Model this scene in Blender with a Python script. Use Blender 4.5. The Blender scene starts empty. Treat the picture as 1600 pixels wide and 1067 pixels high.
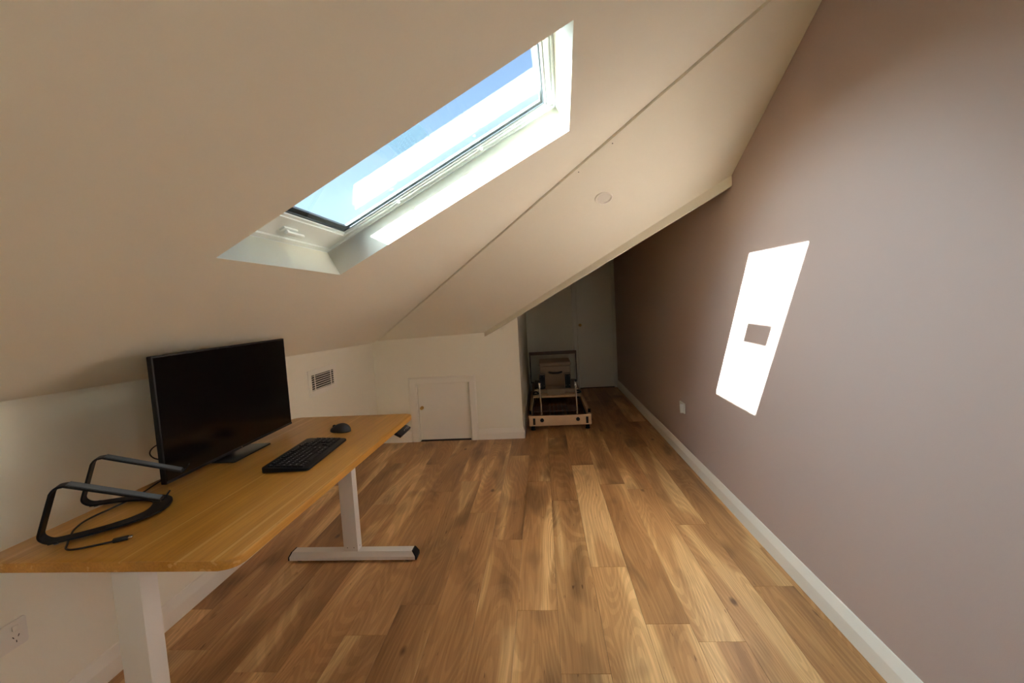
import bpy, bmesh, math, random
from mathutils import Vector, Matrix
rnd = random.Random(7)
S = bpy.context.scene
COL = S.collection

# ------------------------------------------------------------------ camera
cam_d = bpy.data.cameras.new('camera'); cam = bpy.data.objects.new('camera', cam_d); COL.objects.link(cam)
cam_d.sensor_width = 36.0; cam_d.lens = 711.0 / 1600.0 * 36.0; cam_d.clip_start = 0.02
fwd = Vector((45.0, 59.5, 711.0)).normalized()            # room axes seen in camera space (right, up, forward)
up0 = Vector((-0.05, 1.0, 0.0)); up = (up0 - fwd * up0.dot(fwd)).normalized()
xr = Vector((up.y*fwd.z-up.z*fwd.y, up.z*fwd.x-up.x*fwd.z, up.x*fwd.y-up.y*fwd.x)).normalized()
def cw(c):                                                # camera-space (right, up, forward) -> world
    return Vector((xr.dot(c), fwd.dot(c), up.dot(c)))
cr, cu, cf = cw(Vector((1,0,0))), cw(Vector((0,1,0))), cw(Vector((0,0,1)))
EYE = 1.40
cam.matrix_world = Matrix(((cr.x,cu.x,-cf.x,0),(cr.y,cu.y,-cf.y,0),(cr.z,cu.z,-cf.z,EYE),(0,0,0,1)))
S.camera = cam

# ------------------------------------------------------------------ sky, sun, exposure
SUN_DIR = Vector((1.0, 0.566, -0.528)).normalized()       # direction the sunlight travels
world = bpy.data.worlds.new('world'); S.world = world; world.use_nodes = True
wn = world.node_tree.nodes; wl = world.node_tree.links
bg = wn['Background']
sky = wn.new('ShaderNodeTexSky'); sky.sky_type = 'NISHITA'; sky.sun_disc = False
sky.sun_elevation = math.asin(-SUN_DIR.z); sky.sun_rotation = math.atan2(-SUN_DIR.x, -SUN_DIR.y)
sky.air_density = 1.0; sky.dust_density = 1.5; sky.ozone_density = 0.6; sky.altitude = 50
wl.new(sky.outputs[0], bg.inputs[0]); bg.inputs[1].default_value = 0.34
sun_d = bpy.data.lights.new('sun', 'SUN'); sun_d.energy = 100.0; sun_d.angle = math.radians(0.6); sun_d.color = (1.0, 0.97, 0.93)
sun = bpy.data.objects.new('sun', sun_d); COL.objects.link(sun); sun.location = (-6, -3, 6)
sun.rotation_euler = SUN_DIR.to_track_quat('-Z', 'Y').to_euler()
# added broad soft lamp standing in for light of the hazy western sky
sk_d = bpy.data.lights.new('sky_fill', 'SUN'); sk_d.energy = 18.0; sk_d.angle = math.radians(75); sk_d.color = (0.78, 0.90, 1.0)
sk = bpy.data.objects.new('sky_fill', sk_d); COL.objects.link(sk); sk.location = (-6, 0, 8)
sk.rotation_euler = Vector((1.0, 0.15, -0.75)).to_track_quat('-Z', 'Y').to_euler()
# added fill lamp outside an invented gable window behind the camera
gw_d = bpy.data.lights.new('gable_fill', 'AREA'); gw_d.shape = 'RECTANGLE'; gw_d.size = 0.86; gw_d.size_y = 0.66; gw_d.energy = 1.5; gw_d.color = (1.0, 0.93, 0.84)
gw = bpy.data.objects.new('gable_fill', gw_d); COL.objects.link(gw); gw.location = (0.1, -1.32, 1.55); gw.rotation_euler = (math.radians(90), 0, math.radians(0))
S.view_settings.view_transform = 'Standard'; S.view_settings.look = 'None'
S.view_settings.gamma = 1.0; S.view_settings.use_curve_mapping = False
S.view_settings.exposure = 0.4
S.cycles.max_bounces = 10; S.cycles.diffuse_bounces = 8; S.cycles.glossy_bounces = 6
S.cycles.transparent_max_bounces = 16; S.cycles.sample_clamp_indirect = 0
S.cycles.caustics_reflective = False; S.cycles.caustics_refractive = False

# ------------------------------------------------------------------ materials
MATS = {}
def mat(name, col, rough=0.5, metal=0.0, spec=0.5, bump=None, coat=0.0, var=None):
    m = bpy.data.materials.new(name); m.use_nodes = True; MATS[name] = m
    n = m.node_tree.nodes; l = m.node_tree.links; p = n['Principled BSDF']
    p.inputs['Base Color'].default_value = (*col, 1); p.inputs['Roughness'].default_value = rough
    p.inputs['Metallic'].default_value = metal; p.inputs['Specular IOR Level'].default_value = spec
    p.inputs['Coat Weight'].default_value = coat
    tc = n.new('ShaderNodeTexCoord')
    if var:
        sc, amt = var
        nz = n.new('ShaderNodeTexNoise'); nz.inputs['Scale'].default_value = sc; nz.inputs['Detail'].default_value = 4
        l.new(tc.outputs['Object'], nz.inputs['Vector'])
        mx = n.new('ShaderNodeMix'); mx.data_type = 'RGBA'
        mx.inputs['A'].default_value = (*[c*(1-amt) for c in col], 1); mx.inputs['B'].default_value = (*[min(1, c*(1+amt)) for c in col], 1)
        l.new(nz.outputs[0], mx.inputs['Factor']); l.new(mx.outputs['Result'], p.inputs['Base Color'])
    if bump:
        sc, st, dist = bump
        nz = n.new('ShaderNodeTexNoise'); nz.inputs['Scale'].default_value = sc; nz.inputs['Detail'].default_value = 3
        l.new(tc.outputs['Object'], nz.inputs['Vector'])
        b = n.new('ShaderNodeBump'); b.inputs['Strength'].default_value = st; b.inputs['Distance'].default_value = dist
        l.new(nz.outputs[0], b.inputs['Height']); l.new(b.outputs[0], p.inputs['Normal'])
    return m
mat('white_paint', (0.80, 0.780, 0.665), 0.85, bump=(220, 0.15, 0.001), var=(0.9, 0.015))
mat('ceiling_paint', (0.80, 0.780, 0.665), 0.9, bump=(180, 0.15, 0.001), var=(0.8, 0.015))
mat('pink_paint', (0.44, 0.35, 0.31), 0.6, spec=0.35, bump=(260, 0.2, 0.001), var=(1.1, 0.02))
mat('trim_paint', (0.80, 0.775, 0.69), 0.4, bump=(60, 0.05, 0.001))
mat('shaft_sky_tint', (0.79, 0.85, 0.88), 0.8, bump=(200, 0.1, 0.001))  # bluish tint stands in for sky light on the shaded reveals
mat('window_sky_tint', (0.74, 0.80, 0.78), 0.35)  # frame colour cooled to imitate the same blue sky light
mat('gasket', (0.05, 0.07, 0.08), 0.5)
mat('cladding', (0.16, 0.17, 0.18), 0.45, metal=0.3)
mat('powder_white', (0.74, 0.73, 0.70), 0.45, bump=(900, 0.2, 0.0005))
mat('powder_black', (0.008, 0.008, 0.009), 0.5, spec=0.25, bump=(900, 0.2, 0.0004))
mat('rubber_grey', (0.105, 0.128, 0.150), 0.75, spec=0.3)
mat('black_plastic', (0.008, 0.008, 0.009), 0.5, spec=0.25)
mat('key_plastic', (0.010, 0.010, 0.012), 0.5, spec=0.25)
mat('soft_black', (0.014, 0.015, 0.017), 0.5)
mat('screen', (0.0035, 0.003, 0.003), 0.16, spec=0.35)
mat('base_metal', (0.06, 0.065, 0.07), 0.35, metal=0.6)
mat('legend_print', (0.85, 0.85, 0.85), 0.6)
mat('cable_rubber', (0.012, 0.012, 0.013), 0.55)
mat('chrome', (0.72, 0.70, 0.66), 0.22, metal=1.0)
mat('brass', (0.65, 0.42, 0.14), 0.28, metal=1.0)
mat('maple', (0.66, 0.46, 0.27), 0.45, var=(14, 0.12))
mat('dark_wood', (0.13, 0.075, 0.05), 0.5, var=(12, 0.2))
mat('beige_vinyl', (0.36, 0.27, 0.18), 0.55, bump=(300, 0.2, 0.001))
mat('outlet_plastic', (0.74, 0.72, 0.66), 0.35)
mat('slot_dark', (0.02, 0.018, 0.015), 0.8)
mat('diffuser', (0.70, 0.68, 0.62), 0.5)
mat('label_paper', (0.75, 0.80, 0.85), 0.6)
mat('spring_steel', (0.10, 0.10, 0.10), 0.4, metal=0.8)

def wood_floor():
    m = bpy.data.materials.new('floor_wood'); m.use_nodes = True; MATS['floor_wood'] = m
    n = m.node_tree.nodes; l = m.node_tree.links; p = n['Principled BSDF']
    g = n.new('ShaderNodeNewGeometry'); oi = n.new('ShaderNodeObjectInfo')
    cx = n.new('ShaderNodeCombineXYZ')
    for i, k in enumerate((37.0, 91.0, 13.0)):
        mm = n.new('ShaderNodeMath'); mm.operation = 'MULTIPLY'; mm.inputs[1].default_value = k
        l.new(oi.outputs['Random'], mm.inputs[0]); l.new(mm.outputs[0], cx.inputs[i])
    ad = n.new('ShaderNodeVectorMath'); ad.operation = 'ADD'
    l.new(g.outputs['Position'], ad.inputs[0]); l.new(cx.outputs[0], ad.inputs[1])
    def scaled(v):
        s = n.new('ShaderNodeVectorMath'); s.operation = 'MULTIPLY'; s.inputs[1].default_value = v
        l.new(ad.outputs[0], s.inputs[0]); return s
    def noise(vec, scale, detail=3, rough=0.5, dist=0.0):
        z = n.new('ShaderNodeTexNoise'); z.inputs['Scale'].default_value = scale; z.inputs['Detail'].default_value = detail
        z.inputs['Roughness'].default_value = rough; z.inputs['Distortion'].default_value = dist
        l.new(vec.outputs[0], z.inputs['Vector']); return z
    def ramp(src, stops):
        r = n.new('ShaderNodeValToRGB'); l.new(src, r.inputs[0]); e = r.color_ramp.elements
        while len(e) < len(stops): e.new(0.5)
        for q, (pos, c) in zip(e, stops): q.position = pos; q.color = (*c, 1)
        return r
    def mix(a, b, f, mode='MIX'):
        x = n.new('ShaderNodeMix'); x.data_type = 'RGBA'; x.blend_type = mode
        l.new(f, x.inputs['Factor']) if not isinstance(f, float) else x.inputs['Factor'].__setattr__('default_value', f)
        l.new(a, x.inputs['A']); l.new(b, x.inputs['B']); return x.outputs['Result']
    broad = noise(scaled((5.0, 0.55, 1)), 1.0, 1.5, 0.4, 0.6)           # heart / sapwood flames
    c1 = ramp(broad.outputs[0], [(0.28, (0.32, 0.160, 0.060)), (0.44, (0.45, 0.242, 0.095)), (0.57, (0.54, 0.305, 0.122)), (0.61, (0.72, 0.46, 0.205))])
    # growth rings: bands of a stretched noise
    ring = noise(scaled((5.0, 0.62, 1)), 1.0, 1.0, 0.4, 0.2)
    mu = n.new('ShaderNodeMath'); mu.operation = 'MULTIPLY'; mu.inputs[1].default_value = 170.0; l.new(ring.outputs[0], mu.inputs[0])
    si = n.new('ShaderNodeMath'); si.operation = 'SINE'; l.new(mu.outputs[0], si.inputs[0])
    c2 = ramp(si.outputs[0], [(0.0, (0.83, 0.79, 0.75)), (0.5, (1.0, 1.0, 1.0))])
    col = mix(c1.outputs[0], c2.outputs[0], 0.75, 'MULTIPLY')
    fine = noise(scaled((150, 3.5, 1)), 1.0, 3, 0.6)
    c3 = ramp(fine.outputs[0], [(0.35, (0.80, 0.77, 0.74)), (0.6, (1.04, 1.03, 1.02))])
    col = mix(col, c3.outputs[0], 0.8, 'MULTIPLY')
    smoke = noise(scaled((4.5, 1.7, 1)), 1.0, 2, 0.5, 0.4)
    sm = ramp(smoke.outputs[0], [(0.56, (1, 1, 1)), (0.72, (0.48, 0.46, 0.45))])
    col = mix(col, sm.outputs[0], 0.9, 'MULTIPLY')
    vo = n.new('ShaderNodeTexVoronoi'); vo.inputs['Scale'].default_value = 1.0
    l.new(scaled((4.5, 2.1, 0.01)).outputs[0], vo.inputs['Vector'])
    kn = ramp(vo.outputs['Distance'], [(0.03, (0.25, 0.20, 0.17)), (0.085, (1, 1, 1))])
    col = mix(col, kn.outputs[0], 0.9, 'MULTIPLY')
    fl = noise(scaled((85, 11, 1)), 1.0, 2, 0.5)
    fr_ = ramp(fl.outputs[0], [(0.70, (1, 1, 1)), (0.76, (0.45, 0.38, 0.33))])
    col = mix(col, fr_.outputs[0], 0.9, 'MULTIPLY')
    # plank to plank tone
    mr = n.new('ShaderNodeMapRange'); mr.inputs['To Min'].default_value = 0.88; mr.inputs['To Max'].default_value = 1.16
    l.new(oi.outputs['Random'], mr.inputs[0])
    vm = n.new('ShaderNodeVectorMath'); vm.operation = 'SCALE'; l.new(col, vm.inputs[0]); l.new(mr.outputs[0], vm.inputs['Scale'])
    l.new(vm.outputs[0], p.inputs['Base Color'])
    p.inputs['Roughness'].default_value = 0.42; p.inputs['Specular IOR Level'].default_value = 0.4
    b = n.new('ShaderNodeBump'); b.inputs['Strength'].default_value = 0.12; b.inputs['Distance'].default_value = 0.001
    l.new(fine.outputs[0], b.inputs['Height']); l.new(b.outputs[0], p.inputs['Normal'])
wood_floor()
def wood_desk():
    m = bpy.data.materials.new('desk_wood'); m.use_nodes = True; MATS['desk_wood'] = m
    n = m.node_tree.nodes; l = m.node_tree.links; p = n['Principled BSDF']
    tc = n.new('ShaderNodeTexCoord')
    def noise(v, detail, dist=0.0):
        s = n.new('ShaderNodeVectorMath'); s.operation = 'MULTIPLY'; s.inputs[1].default_value = v
        l.new(tc.outputs['Object'], s.inputs[0])
        z = n.new('ShaderNodeTexNoise'); z.inputs['Scale'].default_value = 1; z.inputs['Detail'].default_value = detail
        z.inputs['Distortion'].default_value = dist; l.new(s.outputs[0], z.inputs['Vector']); return z
    a = noise((9, 0.5, 9), 3, 0.3); b_ = noise((170, 4, 170), 3); c_ = noise((42, 0.14, 42), 2, 0.1)
    r = n.new('ShaderNodeValToRGB'); l.new(a.outputs[0], r.inputs[0]); e = r.color_ramp.elements
    e[0].position = 0.32; e[0].color = (0.44, 0.200, 0.022, 1); e[1].position = 0.68; e[1].color = (0.62, 0.315, 0.062, 1)
    r2 = n.new('ShaderNodeValToRGB'); l.new(b_.outputs[0], r2.inputs[0]); e = r2.color_ramp.elements
    e[0].position = 0.3; e[0].color = (0.80, 0.77, 0.70, 1); e[1].position = 0.6; e[1].color = (1.03, 1.03, 1.03, 1)
    r3 = n.new('ShaderNodeValToRGB'); l.new(c_.outputs[0], r3.inputs[0]); e = r3.color_ramp.elements
    e[0].position = 0.61; e[0].color = (0, 0, 0, 1); e[1].position = 0.65; e[1].color = (1, 1, 1, 1)
    m1 = n.new('ShaderNodeMix'); m1.data_type = 'RGBA'; m1.blend_type = 'MULTIPLY'; m1.inputs['Factor'].default_value = 0.8
    l.new(r.outputs[0], m1.inputs['A']); l.new(r2.outputs[0], m1.inputs['B'])
    m2 = n.new('ShaderNodeMix'); m2.data_type = 'RGBA'; l.new(m1.outputs['Result'], m2.inputs['A'])
    m2.inputs['B'].default_value = (0.78, 0.50, 0.20, 1)
    mm = n.new('ShaderNodeMath'); mm.operation = 'MULTIPLY'; mm.inputs[1].default_value = 0.45; l.new(r3.outputs[0], mm.inputs[0])
    l.new(mm.outputs[0], m2.inputs['Factor'])
    l.new(m2.outputs['Result'], p.inputs['Base Color']); p.inputs['Roughness'].default_value = 0.38
    bb = n.new('ShaderNodeBump'); bb.inputs['Strength'].default_value = 0.1; bb.inputs['Distance'].default_value = 0.0006
    l.new(b_.outputs[0], bb.inputs['Height']); l.new(bb.outputs[0], p.inputs['Normal'])
wood_desk()
def glass():
    m = bpy.data.materials.new('window_glass'); m.use_nodes = True; MATS['window_glass'] = m
    n = m.node_tree.nodes; l = m.node_tree.links; n.remove(n['Principled BSDF']); out = n['Material Output']
    t = n.new('ShaderNodeBsdfTransparent'); t.inputs[0].default_value = (0.93, 0.975, 0.985, 1)
    gl = n.new('ShaderNodeBsdfGlossy'); gl.inputs['Roughness'].default_value = 0.0; gl.inputs[0].default_value = (1, 1, 1, 1)
    lw = n.new('ShaderNodeLayerWeight'); lw.inputs[0].default_value = 0.5      # Facing = 1 - |cos|
    pw = n.new('ShaderNodeMath'); pw.operation = 'POWER'; pw.inputs[1].default_value = 5.0; l.new(lw.outputs['Facing'], pw.inputs[0])
    fr = n.new('ShaderNodeMath'); fr.operation = 'MULTIPLY_ADD'; fr.inputs[1].default_value = 0.92; fr.inputs[2].default_value = 0.07
    l.new(pw.outputs[0], fr.inputs[0])                                       # Schlick, both faces of a sealed double pane
    mx = n.new('ShaderNodeMixShader'); l.new(fr.outputs[0], mx.inputs[0]); l.new(t.outputs[0], mx.inputs[1]); l.new(gl.outputs[0], mx.inputs[2])
    l.new(mx.outputs[0], out.inputs[0])
glass()
def film():
    m = bpy.data.materials.new('label_film'); m.use_nodes = True; MATS['label_film'] = m
    n = m.node_tree.nodes; l = m.node_tree.links; n.remove(n['Principled BSDF'])
    t = n.new('ShaderNodeBsdfTranslucent'); t.inputs[0].default_value = (0.016, 0.026, 0.034, 1)
    l.new(t.outputs[0], n['Material Output'].inputs[0])
film()

# ------------------------------------------------------------------ helpers
W = {}                                                       # world matrix of every node of the tree
def tag(o, label=None, cat=None, group=None, kind=None):
    if label: o['label'] = label
    if cat: o['category'] = cat
    if group: o['group'] = group
    if kind: o['kind'] = kind
    return o
def thing(name, label, cat, loc=(0, 0, 0), rotz=0.0, group=None):
    o = bpy.data.objects.new(name, None); COL.objects.link(o); o.empty_display_size = 0.1
    o.location = loc; o.rotation_euler = (0, 0, rotz)
    W[o.name] = Matrix.Translation(loc) @ Matrix.Rotation(rotz, 4, 'Z')
    return tag(o, label, cat, group)
def add(name, bm, m, parent=None, M=None, smooth=False, origin=None):
    """link a bmesh (world coords, or local coords + M) as one object"""
    if M is not None: bm.transform(M)
    bmesh.ops.recalc_face_normals(bm, faces=bm.faces)
    wm = W[parent.name] if parent is not None else Matrix.Translation(origin if origin is not None else (0, 0, 0))
    bm.transform(wm.inverted())
    me = bpy.data.meshes.new(name); bm.to_mesh(me); bm.free()
    me.materials.append(MATS[m])
    if smooth: me.polygons.foreach_set('use_smooth', [True]*len(me.polygons))
    o = bpy.data.objects.new(name, me); COL.objects.link(o)
    if parent is not None: o.parent = parent
    else: o.matrix_world = wm
    W[o.name] = wm
    if smooth == 'auto':
        me.polygons.foreach_set('use_smooth', [True]*len(me.polygons))
        me.set_sharp_from_angle(angle=math.radians(26))
    return o
def bx(bm, x, y, z, bev=0.0, seg=2, M=None):
    vs = [bm.verts.new((x[i], y[j], z[k])) for i in (0, 1) for j in (0, 1) for k in (0, 1)]
    fs = [bm.faces.new([vs[a] for a in f]) for f in ((0,1,3,2),(4,6,7,5),(0,4,5,1),(2,3,7,6),(0,2,6,4),(1,5,7,3))]
    if bev > 0:
        es = list({e for f in fs for e in f.edges})
        r = bmesh.ops.bevel(bm, geom=es, offset=bev, segments=seg, affect='EDGES', profile=0.5)
        vs = list({v for f in r['faces'] for v in f.verts} | {v for v in vs if v.is_valid})
    if M is not None:
        bmesh.ops.transform(bm, matrix=M, verts=[v for v in vs if v.is_valid])
    return bm
def box(name, x, y, z, m, parent=None, bev=0.0, M=None, seg=2, **k):
    return add(name, bx(bmesh.new(), x, y, z, bev, seg), m, parent, M, smooth='auto' if bev else False, **k)
def extr(bm, pts, vec):
    """closed prism from a polygon (3D points) moved by vec"""
    vec = Vector(vec); a = [bm.verts.new(p) for p in pts]; b = [bm.verts.new(Vector(p)+vec) for p in pts]
    n = len(pts); bm.faces.new(a); bm.faces.new(b[::-1])
    for i in range(n): bm.faces.new((a[i], a[(i+1) % n], b[(i+1) % n], b[i]))
    return bm
def frames(path, closed=False):
    """parallel transported frames"""
    P = [Vector(p) for p in path]; n = len(P); T = []
    for i in range(n):
        if closed: t = P[(i+1) % n]-P[i-1]
        else: t = P[min(i+1, n-1)]-P[max(i-1, 0)]
        T.append(t.normalized())
    ref = Vector((0, 0, 1)) if abs(T[0].z) < 0.9 else Vector((1, 0, 0))
    N = [(ref - T[0]*ref.dot(T[0])).normalized()]
    for i in range(1, n):
        v = N[-1] - T[i]*N[-1].dot(T[i]); N.append(v.normalized())
    return P, T, N
def sweep(bm, path, prof, closed=False, up=None):
    """sweep a closed 2D profile (a along binormal, b along normal)"""
    P, T, N = frames(path, closed)
    rings = []
    for p, t, nn in zip(P, T, N):
        if up is not None: nn = (Vector(up) - t*Vector(up).dot(t)).normalized()
        bn = t.cross(nn)
        rings.append([bm.verts.new(p + bn*a + nn*b) for a, b in prof])
    k = len(prof); R = len(rings)
    for i in range(R if closed else R-1):
        A, B = rings[i], rings[(i+1) % R]
        for j in range(k): bm.faces.new((A[j], A[(j+1) % k], B[(j+1) % k], B[j]))
    if not closed: bm.faces.new(rings[0][::-1]); bm.faces.new(rings[-1])
    return bm
def circ(r, n=12): return [(r*math.cos(2*math.pi*i/n), r*math.sin(2*math.pi*i/n)) for i in range(n)]
def tube(bm, path, r, n=10, closed=False): return sweep(bm, path, circ(r, n), closed)
def smooth_path(pts, n=8):
    """Catmull-Rom"""
    P = [Vector(p) for p in pts]; P = [2*P[0]-P[1]] + P + [2*P[-1]-P[-2]]; out = []
    for i in range(1, len(P)-2):
        for k in range(n):
            t = k/n; a, b, c, d = P[i-1:i+3]
            out.append(0.5*((2*b)+(c-a)*t+(2*a-5*b+4*c-d)*t*t+(3*b-a-3*c+d)*t**3))
    out.append(P[-2]); return out
def lathe(bm, prof, c, axis=(0, 0, 1), n=24):
    ax = Vector(axis).normalized(); ref = Vector((0, 0, 1)) if abs(ax.z) < 0.9 else Vector((1, 0, 0))
    u = (ref-ax*ref.dot(ax)).normalized(); v = ax.cross(u); c = Vector(c); rings = []
    for r, h in prof:
        if r < 1e-6: rings.append([bm.verts.new(c+ax*h)])
        else: rings.append([bm.verts.new(c+ax*h+(u*math.cos(2*math.pi*i/n)+v*math.sin(2*math.pi*i/n))*r) for i in range(n)])
    for A, B in zip(rings, rings[1:]):
        for i in range(n):
            j = (i+1) % n
            if len(A) == 1 and len(B) == 1: break
            if len(A) == 1: bm.faces.new((A[0], B[i], B[j]))
            elif len(B) == 1: bm.faces.new((A[i], B[0], A[j]))
            else: bm.faces.new((A[i], B[i], B[j], A[j]))
    return bm
def rrect(x0, x1, y0, y1, r, n=6):
    out = []
    for cx, cy, a0 in ((x1-r, y1-r, 0), (x0+r, y1-r, 90), (x0+r, y0+r, 180), (x1-r, y0+r, 270)):
        for i in range(n+1):
            a = math.radians(a0+90*i/n); out.append((cx+r*math.cos(a), cy+r*math.sin(a)))
    return out
def slab(bm, poly, z0, z1, bev=0.0):
    """extruded 2D polygon with softened upper and lower rims"""
    if bev <= 0: return extr(bm, [(x, y, z0) for x, y in poly], (0, 0, z1-z0))
    extr(bm, [(x, y, z0) for x, y in poly], (0, 0, z1-z0))
    es = [e for e in bm.edges if abs(e.verts[0].co.z-e.verts[1].co.z) < 1e-6]
    bmesh.ops.bevel(bm, geom=es, offset=bev, segments=2, affect='EDGES', profile=0.5); return bm
def rotm(loc, rz=0, rx=0, ry=0):
    return Matrix.Translation(loc) @ Matrix.Rotation(rz, 4, 'Z') @ Matrix.Rotation(ry, 4, 'Y') @ Matrix.Rotation(rx, 4, 'X')
def struct(name, bm, m, parent=None, M=None, smooth=False):
    o = add(name, bm, m, parent, M, smooth); o['kind'] = 'structure'; return o

# ------------------------------------------------------------------ room geometry
XL, XR, YE, YB, YF = -1.80, 1.17, 4.69, -1.20, 7.30
def zL(x, y): return 1.174 - 0.029*(y-1.375) + 0.505*(x-XL)           # west slope (holds the skylight)
E0 = Vector((-0.585, 4.70, 1.128)); E1 = Vector((1.17, 2.855, 2.103))  # lower edge of the hip slope
def zE(x, y): return 3.496 + 0.028*x - 0.5*y - 0.004                  # hip slope facing the room
def zA(x): return 1.112 + 0.5556*(x+0.585)                            # alcove ceiling
# crease: where the two slopes meet
STEP = 0.015
def crease_y(x):
    # zL = zE plus the step of the joint (the hip lining hangs a little lower)
    return (3.492 + STEP + 0.028*x - 1.174 - 0.029*1.375 - 0.505*(x-XL)) / (0.5-0.029)
FZ = -0.004
# --- floor planks
floor = struct('floor', bx(bmesh.new(), (XL-0.15, XR+0.15), (YB-0.15, YF+0.15), (-0.12, -0.006)), 'slot_dark')
PW, PL, GAP = 0.187, 1.52, 0.0007
known = {0: 1.62, -1: 1.98, -2: 2.615, -3: 2.98, -4: 2.03, 1: 2.316, 2: 1.885, 3: 3.30, 4: 2.75, -5: 3.35, -6: 2.45, 5: 3.655}
pm = {}
def plank_mesh(w, ln):
    key = (round(w, 4), round(ln, 4))
    if key not in pm:
        bm = bmesh.new(); c = 0.0008
        lo = [bm.verts.new(v) for v in ((0, 0, -0.006), (w, 0, -0.006), (w, ln, -0.006), (0, ln, -0.006))]
        mi = [bm.verts.new(v) for v in ((0, 0, -c), (w, 0, -c), (w, ln, -c), (0, ln, -c))]
        hi = [bm.verts.new(v) for v in ((c, c, 0), (w-c, c, 0), (w-c, ln-c, 0), (c, ln-c, 0))]
        bm.faces.new(hi)
        for A, B in ((lo, mi), (mi, hi)):
            for i in range(4): bm.faces.new((A[i], A[(i+1) % 4], B[(i+1) % 4], B[i]))
        me = bpy.data.meshes.new('plank'); bm.to_mesh(me); bm.free(); me.materials.append(MATS['floor_wood']); pm[key] = me
    return pm[key]
for r in range(-10, 7):
    x0, x1 = 0.007+r*PW, 0.007+(r+1)*PW
    x0, x1 = max(x0, XL), min(x1, XR)
    if x1-x0 < 0.02: continue
    st = known.get(r, rnd.uniform(0, PL)); y = st - math.ceil((st-YB)/PL)*PL
    while y < YF:
        a, b = max(y, YB), min(y+PL, YF); y += PL
        if a > YE and x1 < -0.25 or b-a < 0.02: continue
        if a < YE < b and x1 < -0.25: b = YE
        o = bpy.data.objects.new('plank', plank_mesh(x1-x0-GAP, b-a-GAP)); COL.objects.link(o); o.parent = floor
        o.location = (x0+GAP/2, a+GAP/2, 0)
# --- walls
def wall_poly(pts, vec): return extr(bmesh.new(), pts, vec)
top = 0.03
struct('wall_left', wall_poly([(XL, YB, -0.1), (XL, YE+0.08, -0.1), (XL, YE+0.08, zL(XL, YE)+top), (XL, YB, zL(XL, YB)+top)], (-0.1, 0, 0)), 'white_paint')
struct('wall_right', wall_poly([(XR, YB, -0.1), (XR, YF, -0.1), (XR, YF, 2.95), (XR, YB, 2.95)], (0.1, 0, 0)), 'pink_paint')
GX0, GX1, GZ0, GZ1 = -0.35, 0.55, 1.20, 1.90                              # opening of the added gable window, unseen behind the camera, for fill light
bm = bmesh.new(); v_ = (0, -0.1, 0)
zb = lambda x: 1.27+(x-XL+0.1)*0.5328
extr(bm, [(XL-0.1, YB, -0.1), (GX0, YB, -0.1), (GX0, YB, zb(GX0)), (XL-0.1, YB, 1.27)], v_)
extr(bm, [(GX1, YB, -0.1), (XR+0.1, YB, -0.1), (XR+0.1, YB, zb(XR+0.1)), (GX1, YB, zb(GX1))], v_)
extr(bm, [(GX0, YB, -0.1), (GX1, YB, -0.1), (GX1, YB, GZ0), (GX0, YB, GZ0)], v_)
extr(bm, [(GX0, YB, GZ1), (GX1, YB, GZ1), (GX1, YB, zb(GX1)), (GX0, YB, zb(GX0))], v_)
struct('wall_back', bm, 'white_paint')
bm = bmesh.new()
for a, b, c, d in ((GX0, GX0+0.03, GZ0, GZ1), (GX1-0.03, GX1, GZ0, GZ1), (GX0+0.03, GX1-0.03, GZ0, GZ0+0.03), (GX0+0.03, GX1-0.03, GZ1-0.03, GZ1)):
    bx(bm, (a, b), (YB-0.07, YB-0.03), (c, d))
w2 = struct('added_window', bm, 'window_sky_tint')  # frame of the added window, never in view
add('window_pane', bx(bmesh.new(), (GX0+0.03, GX1-0.03), (YB-0.052, YB-0.048), (GZ0+0.03, GZ1-0.03)), 'window_glass', w2)
DX0, DX1, DZ = -1.362, -0.797, 0.618                                     # little door opening
def ztop(x): return (zE(x, YE) if x < -0.585 else zA(x)) + 0.02
bm = bmesh.new()
extr(bm, [(XL, YE, -0.1), (DX0, YE, -0.1), (DX0, YE, ztop(DX0)), (XL, YE, ztop(XL))], (0, 0.09, 0))
extr(bm, [(DX0, YE, DZ), (DX1, YE, DZ), (DX1, YE, ztop(DX1)), (DX0, YE, ztop(DX0))], (0, 0.09, 0))
extr(bm, [(DX1, YE, -0.1), (-0.25, YE, -0.1), (-0.25, YE, ztop(-0.25)), (-0.585, YE, ztop(-0.585)), (DX1, YE, ztop(DX1))], (0, 0.09, 0))
struct('wall_end', bm, 'white_paint')
struct('wall_alcove_left', wall_poly([(-0.25, YE+0.0905, -0.1), (-0.25, YF, -0.1), (-0.25, YF, zA(-0.25)+0.02), (-0.25, YE+0.0905, zA(-0.25)+0.02)], (-0.09, 0, 0)), 'white_paint')
OX0, OX1, OZ = 0.560, 1.128, 1.985                                       # far door opening
bm = bmesh.new()
extr(bm, [(-0.35, YF, -0.1), (OX0, YF, -0.1), (OX0, YF, zA(OX0)+.02), (-0.35, YF, zA(-0.35)+.02)], (0, 0.1, 0))
extr(bm, [(OX0, YF, OZ), (OX1, YF, OZ), (OX1, YF, zA(OX1)+.05), (OX0, YF, zA(OX0)+.05)], (0, 0.1, 0))
extr(bm, [(OX1, YF, -0.1), (XR+0.1, YF, -0.1), (XR+0.1, YF, zA(XR)+.1), (OX1, YF, zA(OX1)+.05)], (0, 0.1, 0))
struct('wall_far', bm, 'white_paint')

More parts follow.
